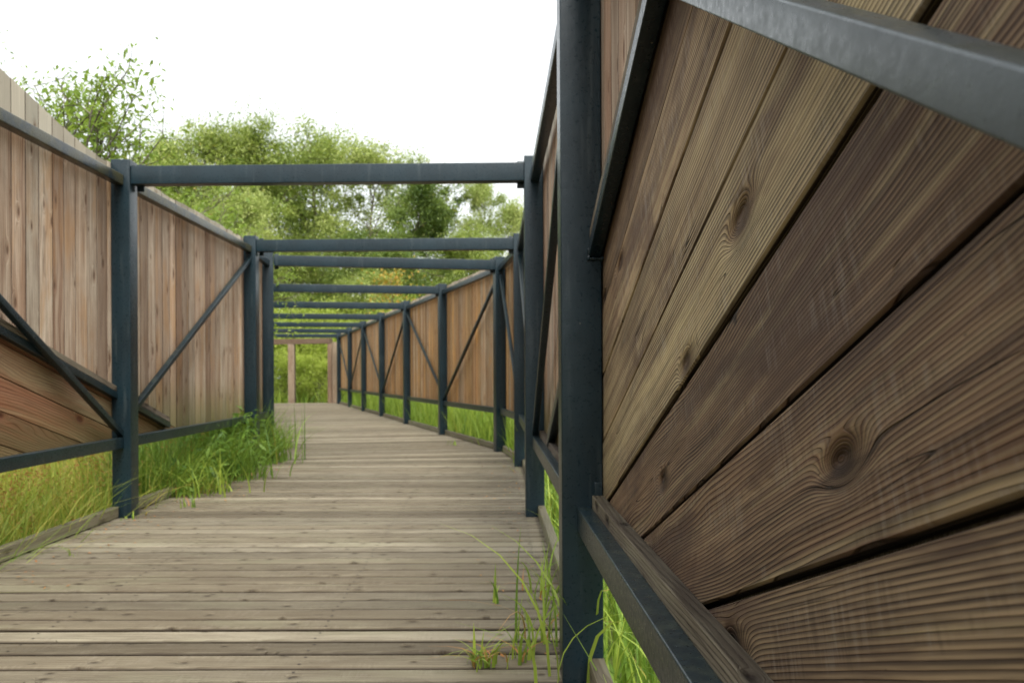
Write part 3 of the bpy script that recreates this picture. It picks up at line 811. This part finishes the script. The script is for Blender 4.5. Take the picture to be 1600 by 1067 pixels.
# reddish seed heads
sel = tp[r.random(len(tp)) < .24]
sel = sel[sel[:, 0] < -2.66-.031*(sel[:, 1]-5.5)]
P = np.repeat(sel, 14, axis=0)+r.normal(size=(len(sel)*14, 3))*np.array([.010, .010, .035])
V, F, rn = leaves(P, .021, r, .3, .35)
tag(points_mesh('seed_heads', V, F, rn, M['seed']), 'reddish seed heads on the grass below the left screen', 'grass', None, 'stuff')
# lush mass at second left post
X, Y = along(LA, 5200, r, .10, .7, 3, 4, -1); k = Y > 6.4; X, Y = X[k], Y[k]
grass('tall_grass', 'lush green grass massed before the second left post', 'grass_dk', X, Y, r, (.55, 1.15), (.006, .012), .45)
# leafy weeds in the same mass
wq = np.random.default_rng(91)
wl = [Vector(LA[3]).lerp(Vector(LA[4]), t) for t in wq.uniform(.30, 1.12, 150)]
PV = []
for p in wl:
    o_ = -wq.uniform(-.02, .55); hgt = wq.uniform(.45, 1.0)*(.55+.45*min(1, max(0, (p.y-6.2)/1.6)))
    k_ = 60; zz_ = wq.uniform(.1, 1, k_)*hgt; rr_ = .10*(1.1-zz_/hgt)+.03
    an = wq.uniform(0, 6.28, k_)
    PV.append(np.stack([p.x+o_+np.cos(an)*rr_, p.y+np.sin(an)*rr_, GROUND+.05+zz_], 1))
V, F, rn = leaves(np.concatenate(PV), .115, wq, .5, .2)
tag(points_mesh('leafy_weeds', V, F, rn, M['grass_dk']), 'leafy weeds massed around the second left post', 'weeds', None, 'stuff')
# right edge
X, Y = along(RA, 1000, r, .10, .9, 1, 4, 1)
grass('tall_grass', 'bright green grass under the near right screen', 'grass_g', X, Y, r, (.3, .75), (.009, .021), .4)
X, Y = along(RA, 900, r, .12, 1.0, 1, 4, 1)
grass('tall_grass', 'darker grass low under the near right screen', 'grass_dk', X, Y, r, (.3, .6), (.009, .021), .4)
X, Y = along([RA[4]]+RB, 9500, r, .14, 2.2, 0, 6, 1)
grass('tall_grass', 'bright green reeds under the far right screen', 'grass_g', X, Y, r, (.6, 1.15), (.016, .032), .2)
X, Y = along([LA[4]]+LB, 5000, r, .14, 1.6, 0, 6, -1)
grass('tall_grass', 'green grass beyond the left bend', 'grass_g', X, Y, r, (.4, .9), (.008, .016), .25)
# meadow further out
n = 26000; X = r.uniform(-26, 22, n); Y = r.uniform(29.9, 42, n)
grass('meadow_grass', 'meadow grass beyond the end of the boardwalk', 'grass_g', X, Y, r, (.5, 1.2), (.02, .04), .3)
n = 16000; X = np.concatenate([r.uniform(-14, -4.2, n//2), r.uniform(1.3, 12, n//2)]); Y = r.uniform(-2, 30, n)
kk = ~((X < 0) & (X > -3.6-.33*np.maximum(Y-9, 0)-1.2) )
grass('meadow_grass', 'rough grass beside the walkway', 'grass_g', X[kk], Y[kk], r, (.4, .9), (.015, .03), .35)

# tufts growing through and over the deck
def tuft(x, y, n, h, spread, mat, label, bend=.7, wd=(.006, .013), z=0.0, name='grass_tuft', dry=0, seed=0, group='grass tufts on the boardwalk edge'):
    q = np.random.default_rng(500+seed)
    X = x+q.normal(size=n)*spread; Y = y+q.normal(size=n)*spread
    H = q.uniform(h[0], h[1], n); W = q.uniform(wd[0], wd[1], n); B = np.abs(q.normal(bend, bend*.5, n))
    V, F, rn, tips = blades(q, X-x, Y-y, np.full(n, 0.0), H, W, B, None, 6)
    root = empty(name, (x, y, z), label, 'grass', group)
    points_mesh('blades', V, F, rn, M[mat], root)
    if dry:
        m = dry; V, F, rn, _ = blades(q, q.normal(size=m)*spread, q.normal(size=m)*spread, np.full(m, 0.004), q.uniform(h[0], h[1], m)*.7, np.full(m, .006), np.full(m, 1.7), None, 5)
        points_mesh('dry_blades', V, F, rn, M['seed'], root)
    return root
def at(px, py, z=0.0):
    Y = 1300*(CAMZ-z)/(py-586); return ((px-800)/1300*Y, Y)
TT = [(752, 1040, 26, (.05, .16), .022, 'spiky grass tuft on the planks near the bottom of the picture', 1.0, 7),
      (815, 1030, 14, (.08, .24), .03, 'grass tuft between the spiky tuft and the near post', .8, 5),
      (775, 940, 5, (.06, .2), .012, 'thin single-stemmed grass on the right of the planks', .35, 0),
      (850, 1000, 17, (.15, .42), .05, 'tall grass tuft leaning over the deck beside the near post', .55, 4),
      (848, 930, 12, (.12, .34), .05, 'grass tuft at the right kerb', .5, 3),
      (898, 1058, 14, (.30, .62), .05, 'long bending grass blades in front of the near post foot', .6, 0),
      (205, 808, 9, (.02, .07), .05, 'tiny sprouts at the foot of the first left post', 1.2, 0),
      (290, 790, 8, (.06, .14), .03, 'small pale sprout on the planks right of the first left post', .6, 2),
      (704, 695, 9, (.05, .12), .05, 'little green sprout on the far planks near the right posts', .8, 0),
      (812, 722, 22, (.15, .45), .07, 'tuft with dry orange leaves beside the third right post', .6, 12),
      (115, 865, 5, (.03, .09), .03, 'thin sprouts beside the left kerb', .9, 0)]
for i, (px, py, n, h, sp, lab, bd, dry) in enumerate(TT):
    x, y = at(px, py)
    tuft(x, y, n, h, sp, 'grass_g', lab, bd, dry=dry, seed=i)
# weeds spilling over the kerb at the bend
q = np.random.default_rng(77)
wx = []; 
for i, (px, py, n, h, sp, lab) in enumerate(((425, 720, 420, (.25, .85), .16, 'big weedy clump spilling over the planks at the left bend'),
                                    (385, 745, 300, (.2, .7), .15, 'weedy clump at the kerb before the second left post'),
                                    (330, 768, 200, (.12, .5), .16, 'low clump over the kerb between the first two left posts'),
                                    (435, 700, 260, (.2, .6), .14, 'soft grass clump beside the third left post'))):
    x, y = at(px, py); x -= .12
    tuft(x, y, n, h, sp, 'grass_dk' if i < 2 else 'grass_g', lab, .75, (.007, .016), -.05, 'weed_clump', 10, 40+i, 'weeds over the left kerb')
# litter along the kerbs
q = np.random.default_rng(31); n = 260
i_ = q.integers(2, 4, n); t_ = q.random(n)
sd_ = q.random(n) < .7
LX = np.array([(Vector(LA[i]).lerp(Vector(LA[i+1]), t)).x for i, t in zip(i_, t_)]); LY = np.array([(Vector(LA[i]).lerp(Vector(LA[i+1]), t)).y for i, t in zip(i_, t_)])
RX = np.array([(Vector(RA[i]).lerp(Vector(RA[i+1]), t)).x for i, t in zip(i_, t_)])
dd_ = np.abs(q.normal(0, .22, n))
P = np.stack([np.where(sd_, LX+dd_, RX-dd_*.6), LY, np.full(n, .012)], 1)
V, F, rn = leaves(P, .028, q, 3.0, .4); V[:, 2] = .006+np.abs(V[:, 2]-.012)*.35
tag(points_mesh('leaf_litter', V, F, rn, M['seed']), 'dry leaf bits scattered along the deck edges', 'leaf litter', None, 'stuff')
# hogweed style white flower head
x, y = at(398, 700); root = empty('white_flower', (x-.05, y-.1, -.05), 'white umbel flower standing in the weeds at the left bend', 'flower')
V = []; F = []; tube([(0, 0, 0), (.02, 0, .4), (.0, 0, .78)], [.005, .004, .003], V, F, 5)
me = bpy.data.meshes.new('stem'); me.from_pydata(V, [], F); link_mesh('stem', me, M['grass_g'], root)
P = np.random.default_rng(3).normal(size=(110, 3))*np.array([.03, .03, .008])+np.array([0, 0, .79])
V, F, rn = leaves(P, .016, np.random.default_rng(4), 1.0, .8); points_mesh('flower_head', V, F, rn, M['petal'], root)
